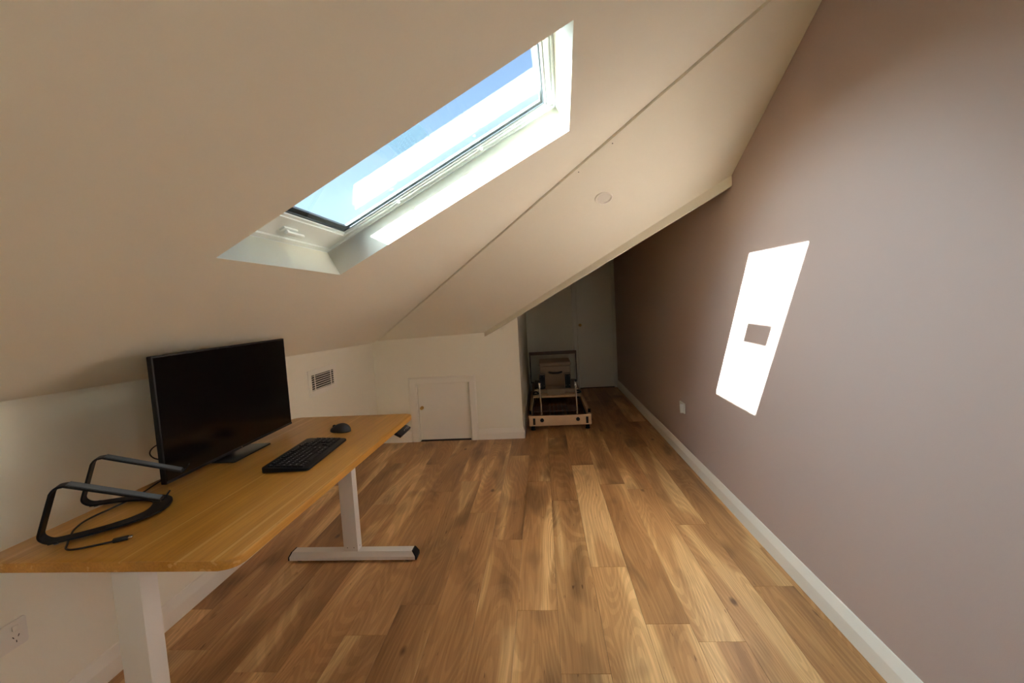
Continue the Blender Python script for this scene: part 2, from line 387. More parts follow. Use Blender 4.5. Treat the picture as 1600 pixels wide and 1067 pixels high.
# --- skylight frame of reference, lying in the west slope
A_ = Vector((-0.975, 1.337, 0)); A_.z = zL(A_.x, A_.y)
D_ = Vector((0.125, 1.290, 0)); D_.z = zL(D_.x, D_.y)
B_ = Vector((-0.948, 2.118, 0)); B_.z = zL(B_.x, B_.y)
U = D_-A_; LU = U.length; U.normalize()
V = B_-A_; V = V-U*V.dot(U); LV = V.length; V.normalize(); N = U.cross(V)
SKY = Matrix(((U.x, V.x, N.x, A_.x), (U.y, V.y, N.y, A_.y), (U.z, V.z, N.z, A_.z), (0, 0, 0, 1)))
def L2(u, v, n=0): return SKY @ Vector((u, v, n))
# --- west ceiling slope with its opening
def P3(x, y, f): return Vector((x, y, f(x, y)))
ym = crease_y(XL); yt = crease_y(XR)
outer = [(XL-0.1, YB-0.1), (XR+0.1, YB-0.1), (XR+0.1, crease_y(XR+0.1)+0.06), (XL-0.1, crease_y(XL-0.1)+0.06)]
o3 = [P3(x, y, zL) for x, y in outer]
inn = [L2(0, 0), L2(LU, 0), L2(LU, LV), L2(0, LV)]
bm = bmesh.new()
for i in range(4):
    j = (i+1) % 4
    extr(bm, [o3[i], o3[j], inn[j], inn[i]], N*0.12)
bmesh.ops.remove_doubles(bm, verts=bm.verts, dist=1e-5)
seen = {}
for f in list(bm.faces):
    key = tuple(sorted(v.index for v in f.verts)); seen.setdefault(key, []).append(f)
bm.verts.index_update()
seen = {}
for f in list(bm.faces): seen.setdefault(frozenset(v.index for v in f.verts), []).append(f)
for fs in seen.values():
    if len(fs) > 1: bmesh.ops.delete(bm, geom=fs, context='FACES_ONLY')
struct('ceiling_left', bm, 'ceiling_paint')
# --- hip slope
NE = Vector((-0.028, 0.5, 1)).normalized()
hip = [P3(XL-0.05, crease_y(XL-0.05), zE), P3(XR+0.08, crease_y(XR+0.08), zE), Vector((XR+0.08, 2.771, 0)), Vector((-0.585, 4.70, 0)), Vector((-0.585, YE+0.08, 0)), Vector((XL-0.05, YE+0.08, 0))]
hip = [Vector((p.x, p.y, zE(p.x, p.y))) for p in hip]
struct('ceiling_hip', extr(bmesh.new(), hip, (0, 0, STEP+0.002)), 'ceiling_paint')
back = [p+Vector((0, 0, STEP+0.0025)) for p in hip]
back[0].y += 0.10; back[1].y += 0.10; back[0].z = zE(back[0].x, back[0].y)+STEP+0.0025; back[1].z = zE(back[1].x, back[1].y)+STEP+0.0025
struct('ceiling_hip_backing', extr(bmesh.new(), back, (0, 0, 0.05)), 'ceiling_paint')
# beam along the lower edge of the hip slope
ed = (E1-E0); perp = Vector((-ed.y, ed.x, 0)).normalized()
if perp.y < 0: perp = -perp
e0 = Vector((-0.60, 4.686, 0)); e1 = Vector((XR-0.001, 2.855, 0))
for p in (e0, e1): p.z = zE(p.x, p.y)
bm = bmesh.new()
extr(bm, [e0+Vector((0, 0, 0.012)), e1+Vector((0, 0, 0.012)), e1-Vector((0, 0, 0.062)), e0-Vector((0, 0, 0.045))], perp*0.014)
struct('trim_1', bm, 'ceiling_paint')
# alcove ceiling and the bulkhead above the beam
c0 = e0+perp*0.016; c1 = e1+perp*0.016
alc = [Vector((c0.x, c0.y, zA(c0.x)-0.005)), Vector((XR+0.05, c1.y, zA(XR+0.05)-0.005)), Vector((XR+0.05, YF+0.1, zA(XR+0.05)-0.005)), Vector((c0.x, YF+0.1, zA(c0.x)-0.005))]
struct('ceiling_alcove', extr(bmesh.new(), alc, (0, 0, 0.06)), 'white_paint')
bm = bmesh.new()
extr(bm, [e0+perp*0.0145+Vector((0, 0, -0.02)), e1+perp*0.0145+Vector((0.05, -0.05, -0.02)), e1+perp*0.0145+Vector((0.05, -0.05, 0.4)), e0+perp*0.0145+Vector((0, 0, 0.4))], perp*0.03)
struct('trim_2', bm, 'white_paint')
# --- skirting boards
SK = [(0.0, 0.0), (0.018, 0.0), (0.018, 0.068), (0.005, 0.112), (0.0, 0.114)]
def skirt(name, a, b, out, ma=0.0, mb=0.0):
    """profile swept from a to b; ma/mb lengthen the board at its outer face for mitres"""
    a = Vector(a); b = Vector(b); d = (b-a).normalized(); out = Vector(out); bm = bmesh.new()
    A = [bm.verts.new(a-d*(ma*q/0.018)+out*q+Vector((0, 0, h+0.0005))) for q, h in SK]
    B = [bm.verts.new(b+d*(mb*q/0.018)+out*q+Vector((0, 0, h+0.0005))) for q, h in SK]
    k = len(SK); bm.faces.new(A[::-1]); bm.faces.new(B)
    for i in range(k): bm.faces.new((A[i], A[(i+1) % k], B[(i+1) % k], B[i]))
    return struct(name, bm, 'trim_paint')
skirt('baseboard_right', (XR, YB, 0), (XR, YF-0.022, 0), (-1, 0, 0))
skirt('baseboard_left', (XL, YB, 0), (XL, YE, 0), (1, 0, 0), 0, -0.018)
skirt('baseboard_end', (XL, YE, 0), (DX0-0.079, YE, 0), (0, -1, 0), -0.018)
skirt('baseboard_end', (DX1+0.079, YE, 0), (-0.25, YE, 0), (0, -1, 0), 0, 0.018)
skirt('baseboard_alcove', (-0.25, YE, 0), (-0.25, YF, 0), (1, 0, 0), 0.018, 0)
skirt('baseboard_far', (-0.232, YF, 0), (OX0-0.072, YF, 0), (0, -1, 0))
# --- architraves
AR = [(0.0, 0.0), (0.0, 0.012), (0.008, 0.018), (0.062, 0.018), (0.070, 0.012), (0.075, 0.010), (0.075, 0.0)]
def architrave(name, x0, x1, zt, y, right_w=1.0):
    bm = bmesh.new(); rings = []
    for cx, cz, sx, sz in ((x0, 0.0005, -1, 0), (x0, zt, -1, 1), (x1, zt, right_w, 1), (x1, 0.0005, right_w, 0)):
        rings.append([bm.verts.new((cx+sx*w, y-t, cz+sz*w)) for w, t in AR])
    for A, B in zip(rings, rings[1:]):
        for i in range(len(AR)): j = (i+1) % len(AR); bm.faces.new((A[i], A[j], B[j], B[i]))
    bm.faces.new(rings[0]); bm.faces.new(rings[-1][::-1])
    return struct(name, bm, 'trim_paint')
architrave('trim_3', DX0, DX1, DZ, YE)
architrave('trim_4', OX0, OX1, OZ, YF, 0.5)
# door linings and leaves
def lining(name, x0, x1, zt, y0, y1, t=0.0):
    bm = bmesh.new(); e = 0.0
    bx(bm, (x0+e, x0+0.008), (y0, y1), (0.0005, zt)); bx(bm, (x1-0.008, x1-e), (y0, y1), (0.0005, zt)); bx(bm, (x0+0.008, x1-0.008), (y0, y1), (zt-0.008, zt))
    return struct(name, bm, 'trim_paint')
lining('trim_5', DX0, DX1, DZ, YE, YE+0.085)
lining('trim_6', OX0, OX1, OZ, YF, YF+0.09)
def knob(parent, x, y, z, m='brass', s=1.0):
    bm = bmesh.new()
    lathe(bm, [(0, -0.001), (0.016*s, -0.001), (0.016*s, 0.003), (0.006*s, 0.006), (0.006*s, 0.018), (0.013*s, 0.024), (0.0155*s, 0.032), (0.012*s, 0.040), (0, 0.042)], (x, y, z), (0, -1, 0), 20)
    o = add('door_knob', bm, m, parent, smooth=True); o['label'] = 'small round brass knob'; return o
d1 = struct('door_1', bx(bmesh.new(), (DX0+0.010, DX1-0.010), (YE+0.028, YE+0.060), (0.010, DZ-0.010), 0.0015), 'trim_paint')
knob(d1, -1.318, YE+0.028, 0.360, s=1.15)
d2 = struct('door_2', bx(bmesh.new(), (OX0+0.010, OX1-0.010), (YF+0.020, YF+0.058), (0.008, OZ-0.010), 0.0015), 'trim_paint')
knob(d2, 0.607, YF+0.020, 1.020, s=1.5)
# dark-coloured panels painting the shade behind the little door and the far one
struct('shade_panel_1', bx(bmesh.new(), (DX0-0.02, DX1+0.02), (YE+0.092, YE+0.11), (-0.1, DZ+0.02)), 'slot_dark')
struct('shade_panel_2', bx(bmesh.new(), (OX0-0.02, OX1+0.02), (YF+0.101, YF+0.12), (-0.1, OZ+0.02)), 'slot_dark')

# ------------------------------------------------------------------ skylight
def sheet(bm, u, v, n):
    bm.faces.new([bm.verts.new(p) for p in ((u[0], v[0], n), (u[1], v[0], n), (u[1], v[1], n), (u[0], v[1], n))]); return bm
def ringbox(bm, u0, u1, v0, v1, t0, t1, tv0, tv1, n0, n1):
    """rectangular ring: outer u0..u1, v0..v1, member widths t0 (low u) t1 (high u) tv0 tv1"""
    O = [(u0, v0), (u1, v0), (u1, v1), (u0, v1)]; I = [(u0+t0, v0+tv0), (u1-t1, v0+tv0), (u1-t1, v1-tv1), (u0+t0, v1-tv1)]
    for i in range(4):
        j = (i+1) % 4
        a = [bm.verts.new((*O[i], n0)), bm.verts.new((*O[j], n0)), bm.verts.new((*I[j], n0)), bm.verts.new((*I[i], n0))]
        b = [bm.verts.new((v.co.x, v.co.y, n1)) for v in a]
        bm.faces.new(a); bm.faces.new(b[::-1]); bm.faces.new((a[0], a[1], b[1], b[0])); bm.faces.new((a[2], a[3], b[3], b[2]))
    return bm
ND = 0.122
bm = bmesh.new(); ringbox(bm, -0.02, LU+0.02, -0.02, LV+0.02, 0.02, 0.02, 0.02, 0.02, 0.0005, ND)
struct('trim_9', bm, 'shaft_sky_tint', M=SKY)                                # lining of the light shaft
win = struct('window_1', ringbox(bmesh.new(), -0.03, LU+0.03, -0.03, LV+0.03, 0.052, 0.040, 0.040, 0.040, ND, ND+0.009), 'window_sky_tint', M=SKY)
f2 = add('window_frame', ringbox(bmesh.new(), -0.03, LU+0.03, -0.03, LV+0.03, 0.045, 0.034, 0.034, 0.034, ND+0.0091, ND+0.050), 'window_sky_tint', win, SKY)
sa = add('window_sash', ringbox(bmesh.new(), 0.018, LU-0.007, 0.007, LV-0.007, 0.104, 0.026, 0.024, 0.024, ND+0.010, ND+0.023), 'window_sky_tint', win, SKY)
add('glazing_bead', ringbox(bmesh.new(), 0.1225, LU-0.0335, 0.0315, LV-0.0315, 0.012, 0.009, 0.009, 0.009, ND+0.016, ND+0.023), 'window_sky_tint', sa, SKY)
add('gasket', ringbox(bmesh.new(), 0.02, LU-0.009, 0.009, LV-0.009, 0.122, 0.037, 0.037, 0.037, ND+0.0231, ND+0.0250), 'gasket', sa, SKY)
gn = ND+0.0255
pane = add('window_pane', bx(bmesh.new(), (0.02, LU-0.009), (0.009, LV-0.009), (gn, gn+0.012)), 'window_glass', sa, SKY)
add('window_cladding', ringbox(bmesh.new(), 0.012, LU-0.006, 0.006, LV-0.006, 0.144, 0.046, 0.082, 0.038, gn+0.0122, gn+0.022), 'cladding', sa, SKY)
# latch handle on the low sash member
bm = bmesh.new()
bx(bm, (0.055, 0.080), (LV/2-0.045, LV/2+0.045), (ND+0.002, ND+0.0115), 0.003)
bx(bm, (0.058, 0.076), (LV/2-0.030, LV/2+0.085), (ND-0.014, ND-0.003), 0.004)
bx(bm, (0.060, 0.074), (LV/2-0.028, LV/2-0.010), (ND-0.006, ND+0.004), 0.002)
add('window_handle', bm, 'window_sky_tint', sa, SKY, smooth='auto')
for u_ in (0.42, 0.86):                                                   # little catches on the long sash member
    add('window_catch', bx(bmesh.new(), (u_, u_+0.012), (LV-0.040, LV-0.020), (ND+0.001, ND+0.0098), 0.002), 'window_sky_tint', sa, SKY)
# thin translucent film label stuck on the outside of the pane
tag(add('pane_label', sheet(bmesh.new(), (0.579, 0.714), (0.186, 0.476), gn+0.0123), 'label_film', pane, SKY), 'pale rectangular film label on the pane')
# roof covering round the window so that daylight only enters through the glass
bm = bmesh.new(); ringbox(bm, -0.5, LU+0.5, -0.5, LV+0.5, 0.469, 0.469, 0.469, 0.469, 0.121, 0.16)
struct('trim_10', bm, 'cladding', M=SKY)
# daylight portal on the window (guides sampling, gives no light of its own)
pd = bpy.data.lights.new('skylight_portal', 'AREA'); pd.shape = 'RECTANGLE'; pd.size = LU; pd.size_y = LV; pd.cycles.is_portal = True
po = bpy.data.objects.new('skylight_portal', pd); COL.objects.link(po)
po.matrix_world = SKY @ Matrix.Translation((LU/2, LV/2, gn+0.03))

# ------------------------------------------------------------------ ceiling downlight
def on_hip(x, y): return Vector((x, y, zE(x, y)))
c = on_hip(0.425, 2.940)
dl = thing('downlight', 'small round white downlight set in the sloping ceiling', 'light', c)
bm = bmesh.new()
lathe(bm, [(0.054, 0.004), (0.057, 0.000), (0.055, -0.005), (0.050, -0.007), (0.044, -0.004), (0.041, 0.004)], c, NE, 36)
add('trim_ring', bm, 'trim_paint', dl, smooth=True)
bm = bmesh.new(); lathe(bm, [(0, -0.001), (0.040, -0.001), (0.040, 0.002), (0, 0.002)], c-NE*0.001, NE, 36)
add('diffuser', bm, 'diffuser', dl, smooth='auto')
# two screw heads beside the joint
for x, y in ((0.2545, 2.715), (0.425, 2.545)):
    c = on_hip(x, y); bm = bmesh.new(); lathe(bm, [(0, -0.0012), (0.0032, -0.001), (0.0036, 0.0005), (0, 0.0005)], c, NE, 10)
    tag(add('screw_head', bm, 'slot_dark', origin=c), 'tiny dark screw head in the sloping ceiling, ' + ('nearer the downlight' if x < 0.3 else 'higher up beside the joint'), 'screw', 'screws beside the ceiling joint')
# loose white cable clip where the beam meets the end wall
c = Vector((-0.425, 4.672, 1.168))
ck = thing('cable_clip', 'small white cable clip under the beam at the top of the end wall', 'clip', c)
bm = bmesh.new(); tube(bm, smooth_path([c+Vector((0.012, -0.004, 0.012)), c+Vector((0.006, -0.008, -0.004)), c+Vector((0.016, -0.008, -0.014))], 5), 0.004, 8)
add('hook', bm, 'trim_paint', ck, smooth=True)
bm = bmesh.new(); tube(bm, smooth_path([c+Vector((0.034, -0.004, 0.026)), c+Vector((0.030, -0.008, 0.010)), c+Vector((0.040, -0.008, -0.002))], 5), 0.004, 8)
add('hook', bm, 'trim_paint', ck, smooth=True)

# ------------------------------------------------------------------ wall vent
vy0, vy1, vz0, vz1 = 3.325, 3.795, 0.778, 0.981
vt = thing('wall_vent', 'white rectangular air vent with dark horizontal slots on the left wall', 'vent', (XL, (vy0+vy1)/2, (vz0+vz1)/2))
fy0, fy1, fz0, fz1 = vy0+0.045, vy1-0.045, vz0+0.040, vz1-0.040
bm = bmesh.new()
for yy, zz in (((vy0, fy0), (vz0, vz1)), ((fy1, vy1), (vz0, vz1)), ((fy0, fy1), (vz0, fz0)), ((fy0, fy1), (fz1, vz1))):
    bx(bm, (XL+0.0005, XL+0.009), yy, zz)
add('vent_frame', bm, 'trim_paint', vt)
box('vent_core', (XL+0.0003, XL+0.0012), (fy0, fy1), (fz0, fz1), 'slot_dark', vt)
ns = 7
for i in range(ns):
    z = fz0+(i+0.5)*(fz1-fz0)/ns - 0.002
    bm = bmesh.new(); extr(bm, [(XL+0.0015, fy0+0.001, z-0.0005), (XL+0.0075, fy0+0.001, z-0.0025), (XL+0.0080, fy0+0.001, z-0.0008), (XL+0.002, fy0+0.001, z+0.0022)], (0, fy1-fy0-0.002, 0))
    add('vent_slat', bm, 'trim_paint', vt)
for y in (fy0+0.048, fy1-0.062):
    box('vent_mullion', (XL+0.0086, XL+0.0105), (y-0.006, y+0.006), (fz0, fz1), 'trim_paint', vt)

# ------------------------------------------------------------------ power outlets
def outlet(label, M, w, h, switch):
    t = thing('power_outlet', label, 'outlet', M.to_translation())
    bm = bmesh.new(); slab(bm, rrect(-w/2, w/2, -h/2, h/2, 0.006), 0.0005, 0.009, 0.002)
    add('cover_plate', bm, 'outlet_plastic', t, M, smooth='auto')
    for sx in switch:
        bm = bmesh.new(); slab(bm, rrect(sx-0.009, sx+0.009, h*0.14, h*0.34, 0.004), 0.0085, 0.0135, 0.0015)
        add('rocker_switch', bm, 'outlet_plastic', t, M, smooth='auto')
        bm = bmesh.new()
        for px, py, a in ((-0.008, -0.008, 30), (0.008, -0.008, -30), (0, -0.024, 0)):
            bx(bm, (-0.0012, 0.0012), (-0.0040, 0.0040), (0.0088, 0.0094), M=Matrix.Translation((sx+px, py, 0)) @ Matrix.Rotation(math.radians(a), 4, 'Z'))
        add('socket_slots', bm, 'slot_dark', t, M)
    return t
MR = Matrix(((0, 0, -1, XR), (-1, 0, 0, 3.925), (0, 1, 0, 0.448), (0, 0, 0, 1)))
outlet('white double power outlet low on the pink wall', MR, 0.135, 0.088, (-0.035, 0.035))
t = [o for o in COL.objects if o.name == 'power_outlet'][0]
box('plug_adapter', (XR-0.040, XR-0.0100), (3.868, 3.884), (0.410, 0.486), 'outlet_plastic', t, 0.003)
ML = Matrix(((0, 0, 1, XL), (1, 0, 0, 1.277), (0, 1, 0, 0.404), (0, 0, 0, 1)))
outlet('white power outlet on the left wall under the near end of the desk', ML, 0.150, 0.090, (-0.040, 0.040))

# ------------------------------------------------------------------ standing desk
DH, DT = 0.780, 0.027
dx0, dx1, dy0, dy1 = -1.560, -0.815, 1.083, 2.668
desk = thing('standing_desk', 'standing desk with honey oak top on white steel legs by the left wall', 'desk', (-1.145, 1.87, 0))
bm = bmesh.new(); slab(bm, rrect(dx0, dx1, dy0, dy1, 0.045, 8), DH-DT, DH, 0.003)
add('desktop', bm, 'desk_wood', desk, smooth='auto')
for yc in (1.135, 2.435):
    far = yc > 2
    lg = box('leg', (-1.190, -1.108), (yc-0.028, yc+0.028), (0.060, DH-DT-0.0135), 'powder_white', desk, 0.002)
    bm = bmesh.new()                                                      # foot: bar with sloped top and ends
    xa, xb = -1.520, -0.775
    prof = [(yc-0.034, 0.012), (yc+0.034, 0.012), (yc+0.034, 0.030), (yc+0.026, 0.0595), (yc-0.026, 0.0595), (yc-0.034, 0.030)]
    A = [bm.verts.new((xa+(0.0 if z < 0.04 else 0.018), y, z)) for y, z in prof]; B = [bm.verts.new((xb-(0.0 if z < 0.04 else 0.018), y, z)) for y, z in prof]
    bm.faces.new(A); bm.faces.new(B[::-1])
    for i in range(6): bm.faces.new((A[i], A[(i+1) % 6], B[(i+1) % 6], B[i]))
    ft = add('foot', bm, 'powder_white', desk)
    for xx in (xa+0.005, xb-0.005):
        bm = bmesh.new(); s = 1 if xx > -1.1 else -1
        extr(bm, [(xx, yc-0.0345, 0.0115), (xx, yc+0.0345, 0.0115), (xx, yc+0.0345, 0.031), (xx-s*0.018, yc+0.0265, 0.0605), (xx-s*0.018, yc-0.0265, 0.0605), (xx, yc-0.0345, 0.031)], (s*0.0075, 0, 0))
        add('end_cap', bm, 'black_plastic', ft)
        bm = bmesh.new(); lathe(bm, [(0, 0.0005), (0.022, 0.0005), (0.024, 0.006), (0.018, 0.012), (0, 0.012)], (xx-s*0.050, yc, 0), n=18)
        add('glide', bm, 'black_plastic', ft, smooth='auto')
    for sp, ax in (((-1.168, yc-0.0283, 0.083), (0, -1, 0)), ((-1.130, yc-0.0283, 0.083), (0, -1, 0)), ((-1.1077, yc, 0.083), (1, 0, 0))):
        add('screw', lathe(bmesh.new(), [(0, 0.0006), (0.0026, 0.0004), (0.0028, -0.001)], sp, ax, 10), 'slot_dark', lg)
    box('side_bracket', (-1.480, -0.900), (yc-0.030, yc+0.030), (DH-DT-0.013, DH-DT-0.0005), 'powder_white', desk, 0.002)
for x in (-1.245, -1.085):
    box('crossbar', (x-0.012, x+0.012), (1.166, 2.404), (DH-DT-0.028, DH-DT-0.004), 'powder_white', desk)
desk.rotation_euler = (0, 0, -0.015)
# height controller under the front edge
cz1 = DH-DT-0.0006
MC = Matrix.Translation((dx1-0.004, 2.455, cz1-0.002)) @ Matrix.Rotation(math.radians(30), 4, 'Y')
ctl = add('height_controller', bx(bmesh.new(), (-0.030, 0.033), (-0.086, 0.086), (-0.020, -0.004), 0.002), 'black_plastic', desk, MC, smooth='auto')
ctl['label'] = 'black height control panel'
box('controller_mount', (dx1-0.060, dx1-0.020), (2.40, 2.51), (cz1-0.012, cz1), 'black_plastic', desk)

def text_mesh(bm, s, size, M):
    cu = bpy.data.curves.new('t', 'FONT'); cu.body = s; cu.size = size; cu.align_x = 'CENTER'; cu.align_y = 'CENTER'; cu.resolution_u = 2
    ob = bpy.data.objects.new('t', cu); COL.objects.link(ob)
    dg = bpy.context.evaluated_depsgraph_get(); dg.update()
    me = bpy.data.meshes.new_from_object(ob.evaluated_get(dg))
    n0 = len(bm.verts); me.transform(M); bm.from_mesh(me)
    bpy.data.objects.remove(ob); bpy.data.curves.remove(cu); bpy.data.meshes.remove(me)
# symbols on the controller's sloping face, read from the front of the desk
MT = MC @ Matrix(((0, -1, 0, 0.020), (1, 0, 0, 0.01), (0, 0, 1, -0.0036), (0, 0, 0, 1)))
bm = bmesh.new()
for k, ch in enumerate(('v', '^', '1', '2', '3', '4')):
    text_mesh(bm, ch, 0.016, MT @ Matrix.Translation((-0.015+0.018*k, 0, 0)))
o = add('control_symbols', bm, 'legend_print', ctl)

# ------------------------------------------------------------------ monitor
mx, my = -1.432, 1.988
mw, mh, mz0 = 0.870, 0.480, 0.806
mon = thing('monitor', 'large black flat computer monitor, switched off, standing on the desk', 'monitor', (mx, my, DH), 0)
MM = Matrix.Translation((mx, my, mz0)) @ Matrix.Rotation(math.radians(0.5), 4, 'Z')
# local: x towards the viewer's side, y along the width, z up
hs = add('housing', bx(bmesh.new(), (-0.010, 0.010), (-mw/2, mw/2), (0, mh), 0.003), 'black_plastic', mon, MM, smooth='auto')
add('screen', bx(bmesh.new(), (0.0098, 0.0112), (-mw/2+0.007, mw/2-0.007), (0.012, mh-0.007)), 'screen', mon, MM)
add('bezel', bx(bmesh.new(), (0.0098, 0.0120), (-mw/2+0.002, mw/2-0.002), (0.001, 0.0115)), 'black_plastic', mon, MM)
bm = bmesh.new(); slab(bm, [(-0.26, 0.03), (0.26, 0.03), (0.22, 0.30), (-0.22, 0.30)], 0, 0.034, 0.010)
add('rear_housing', bm, 'soft_black', mon, MM @ Matrix(((0, 0, -1, -0.0100), (1, 0, 0, 0), (0, 1, 0, 0), (0, 0, 0, 1))), smooth='auto')
bm = bmesh.new(); lathe(bm, [(0, 0.0), (0.0032, 0.0), (0.0032, 0.0006), (0, 0.0006)], (0.0120, 0.0, 0.006), (1, 0, 0), 14)
add('badge', bm, 'chrome', mon, MM)
MB = Matrix.Translation((mx, my, DH))
bm = bmesh.new()
slab(bm, [(-0.165, -0.115), (0.060, -0.135), (0.066, -0.125), (0.066, 0.132), (0.060, 0.140), (-0.165, 0.120)], 0.0005, 0.007, 0.0015)
add('stand_base', bm, 'base_metal', mon, MB, smooth='auto')
bm = bmesh.new(); bx(bm, (-0.085, -0.055), (-0.045, 0.045), (0.007, 0.250), 0.006)
bx(bm, (-0.058, -0.0435), (-0.040, 0.040), (0.150, 0.240), 0.002)
add('stand_neck', bm, 'base_metal', mon, MB, smooth='auto')

# ------------------------------------------------------------------ keyboard
KW, KD = 0.418, 0.192                                       # width along the desk, depth
KM = rotm((-1.070, 1.925, DH+0.001), math.radians(93.0))     # local x along width (left to right for the typist), y away from the typist
kb = thing('keyboard', 'black full-size keyboard with number pad on the desk in front of the monitor', 'keyboard', (-1.070, 1.925, DH), 0)
def wedge(bm, poly, zf):                                    # polygon with a height varying with y
    a = [bm.verts.new((x, y, 0.002)) for x, y in poly]; b = [bm.verts.new((x, y, zf(y))) for x, y in poly]
    n = len(poly); bm.faces.new(a[::-1]); top = bm.faces.new(b)
    for i in range(n): bm.faces.new((a[i], a[(i+1) % n], b[(i+1) % n], b[i]))
    es = list(top.edges); bmesh.ops.bevel(bm, geom=es, offset=0.003, segments=2, affect='EDGES', profile=0.5)
    return bm
zf = lambda y: 0.012+0.010*(y+KD/2)/KD
add('keyboard_body', wedge(bmesh.new(), rrect(-KW/2, KW/2, -KD/2, KD/2, 0.012), zf), 'black_plastic', kb, KM, smooth='auto')
for fx in (-0.18, 0.18):
    for fy in (-0.08, 0.08):
        bm = bmesh.new(); lathe(bm, [(0, -0.001), (0.007, -0.001), (0.007, 0.0025), (0, 0.0025)], (fx, fy, 0), n=12); add('rubber_foot', bm, 'black_plastic', kb, KM)
pitch = 0.0192
kmeshes = {}
def key_mesh(w, d):
    k = (round(w, 4), round(d, 4))
    if k not in kmeshes:
        bm = bmesh.new(); lo = [bm.verts.new(v) for v in ((-w/2, -d/2, 0), (w/2, -d/2, 0), (w/2, d/2, 0), (-w/2, d/2, 0))]
        i = 0.0022; hi = [bm.verts.new(v) for v in ((-w/2+i, -d/2+i, 0.0065), (w/2-i, -d/2+i, 0.0065), (w/2-i, d/2-i*0.6, 0.0072), (-w/2+i, d/2-i*0.6, 0.0072))]
        bm.faces.new(hi)
        for j in range(4): bm.faces.new((lo[j], lo[(j+1) % 4], hi[(j+1) % 4], hi[j]))
        me = bpy.data.meshes.new('key'); bm.to_mesh(me); bm.free(); me.materials.append(MATS['key_plastic']); kmeshes[k] = me
    return kmeshes[k]
rows = [
 (5, [('Esc', 1, 0)] + [('F%d' % (i+1), 1, 1.6+i+0.35*(i//4)) for i in range(12)]),
 (4, [(c, 1, i) for i, c in enumerate('`1234567890-=')] + [('<-', 1.6, 13)]),
 (3, [('Tab', 1.5, 0)] + [(c, 1, 1.5+i) for i, c in enumerate('QWERTYUIOP[]')] + [('\\', 1.1, 13.5)]),
 (2, [('Caps', 1.75, 0)] + [(c, 1, 1.75+i) for i, c in enumerate("ASDFGHJKL;'")] + [('Enter', 1.85, 12.75)]),
 (1, [('Shift', 2.25, 0)] + [(c, 1, 2.25+i) for i, c in enumerate('ZXCVBNM,./')] + [('Shift', 2.35, 12.25)]),
 (0, [('Ctrl', 1.25, 0), ('Fn', 1, 1.25), ('Alt', 1.25, 2.25), ('', 5.6, 3.5), ('Alt', 1.25, 9.1), ('Fn', 1, 10.35), ('Menu', 1, 11.35), ('Ctrl', 2.25, 12.35)]),
]
nav = [(5, 14.95, 'PrSc'), (5, 15.95, 'ScrL'), (5, 16.95, 'Brk'), (4, 14.95, 'Ins'), (4, 15.95, 'Hm'), (4, 16.95, 'PgU'), (3, 14.95, 'Del'), (3, 15.95, 'End'), (3, 16.95, 'PgD'), (1, 15.95, '^'), (0, 14.95, '<'), (0, 15.95, 'v'), (0, 16.95, '>')]
numr = [(4, 'Num / * -'), (3, '7 8 9 +'), (2, '4 5 6 +'), (1, '1 2 3 ='), (0, '0 . , =')]
allk = []
for r, ks in rows:
    for c_, w, x in ks: allk.append((x, w, r, c_))
for r, x, c_ in nav: allk.append((x, 1, r, c_))
for r, s in numr:
    for i, c_ in enumerate(s.split()): allk.append((18.2+i, 1, r, c_))
span = 22.2; kp = (KW-0.022)/span; kd = 0.0235
inv = W[kb.name].inverted(); legend = bmesh.new()
for x, w, r, c_ in allk:
    cx = -KW/2+0.011+(x+w/2)*kp; cy = -KD/2+0.036+r*kd+(0.006 if r == 5 else 0)
    slope = math.atan(0.010/KD)
    Mk = KM @ Matrix.Translation((cx, cy, zf(cy)-0.0008)) @ Matrix.Rotation(slope, 4, 'X')
    o = bpy.data.objects.new('key', key_mesh(w*kp-0.0012, kd-0.0022)); COL.objects.link(o); o.parent = kb; o.matrix_local = inv @ Mk
    if c_: text_mesh(legend, c_, 0.009 if len(c_) == 1 else 0.0055, Mk @ Matrix.Translation((-0.001, 0.001, 0.0073)))
o = add('key_legends', legend, 'legend_print', kb); o['kind'] = 'stuff'

# ------------------------------------------------------------------ mouse
ms = thing('computer_mouse', 'black computer mouse on the desk beyond the keyboard', 'mouse', (-1.095, 2.310, DH), 0)
bm = bmesh.new(); bmesh.ops.create_uvsphere(bm, u_segments=32, v_segments=20, radius=1.0)
for v in bm.verts:
    x, y, z = v.co
    z = max(z, -0.15)
    wdt = 0.033*(1.0 - 0.10*x - 0.10*math.exp(-((x-0.1)/0.3)**2)); hgt = 0.040*(1.0-0.30*x)*(1 - 0.12*x*x)
    v.co = (0.058*x*(1 if abs(x) < 1 else 1), wdt*y*(1+0.08*(1-abs(z))), hgt*z*0.95 + 0.0065)
MMs = rotm((-1.095, 2.310, DH+0.0005), math.radians(172))
add('mouse_shell', bm, 'soft_black', ms, MMs, smooth=True)
bm = bmesh.new(); lathe(bm, [(0, -0.0035), (0.010, -0.0035), (0.0105, 0), (0.010, 0.0035), (0, 0.0035)], (0.034, 0, 0.0265), (0, 1, 0), 20)
add('scroll_wheel', bm, 'black_plastic', ms, MMs, smooth='auto')

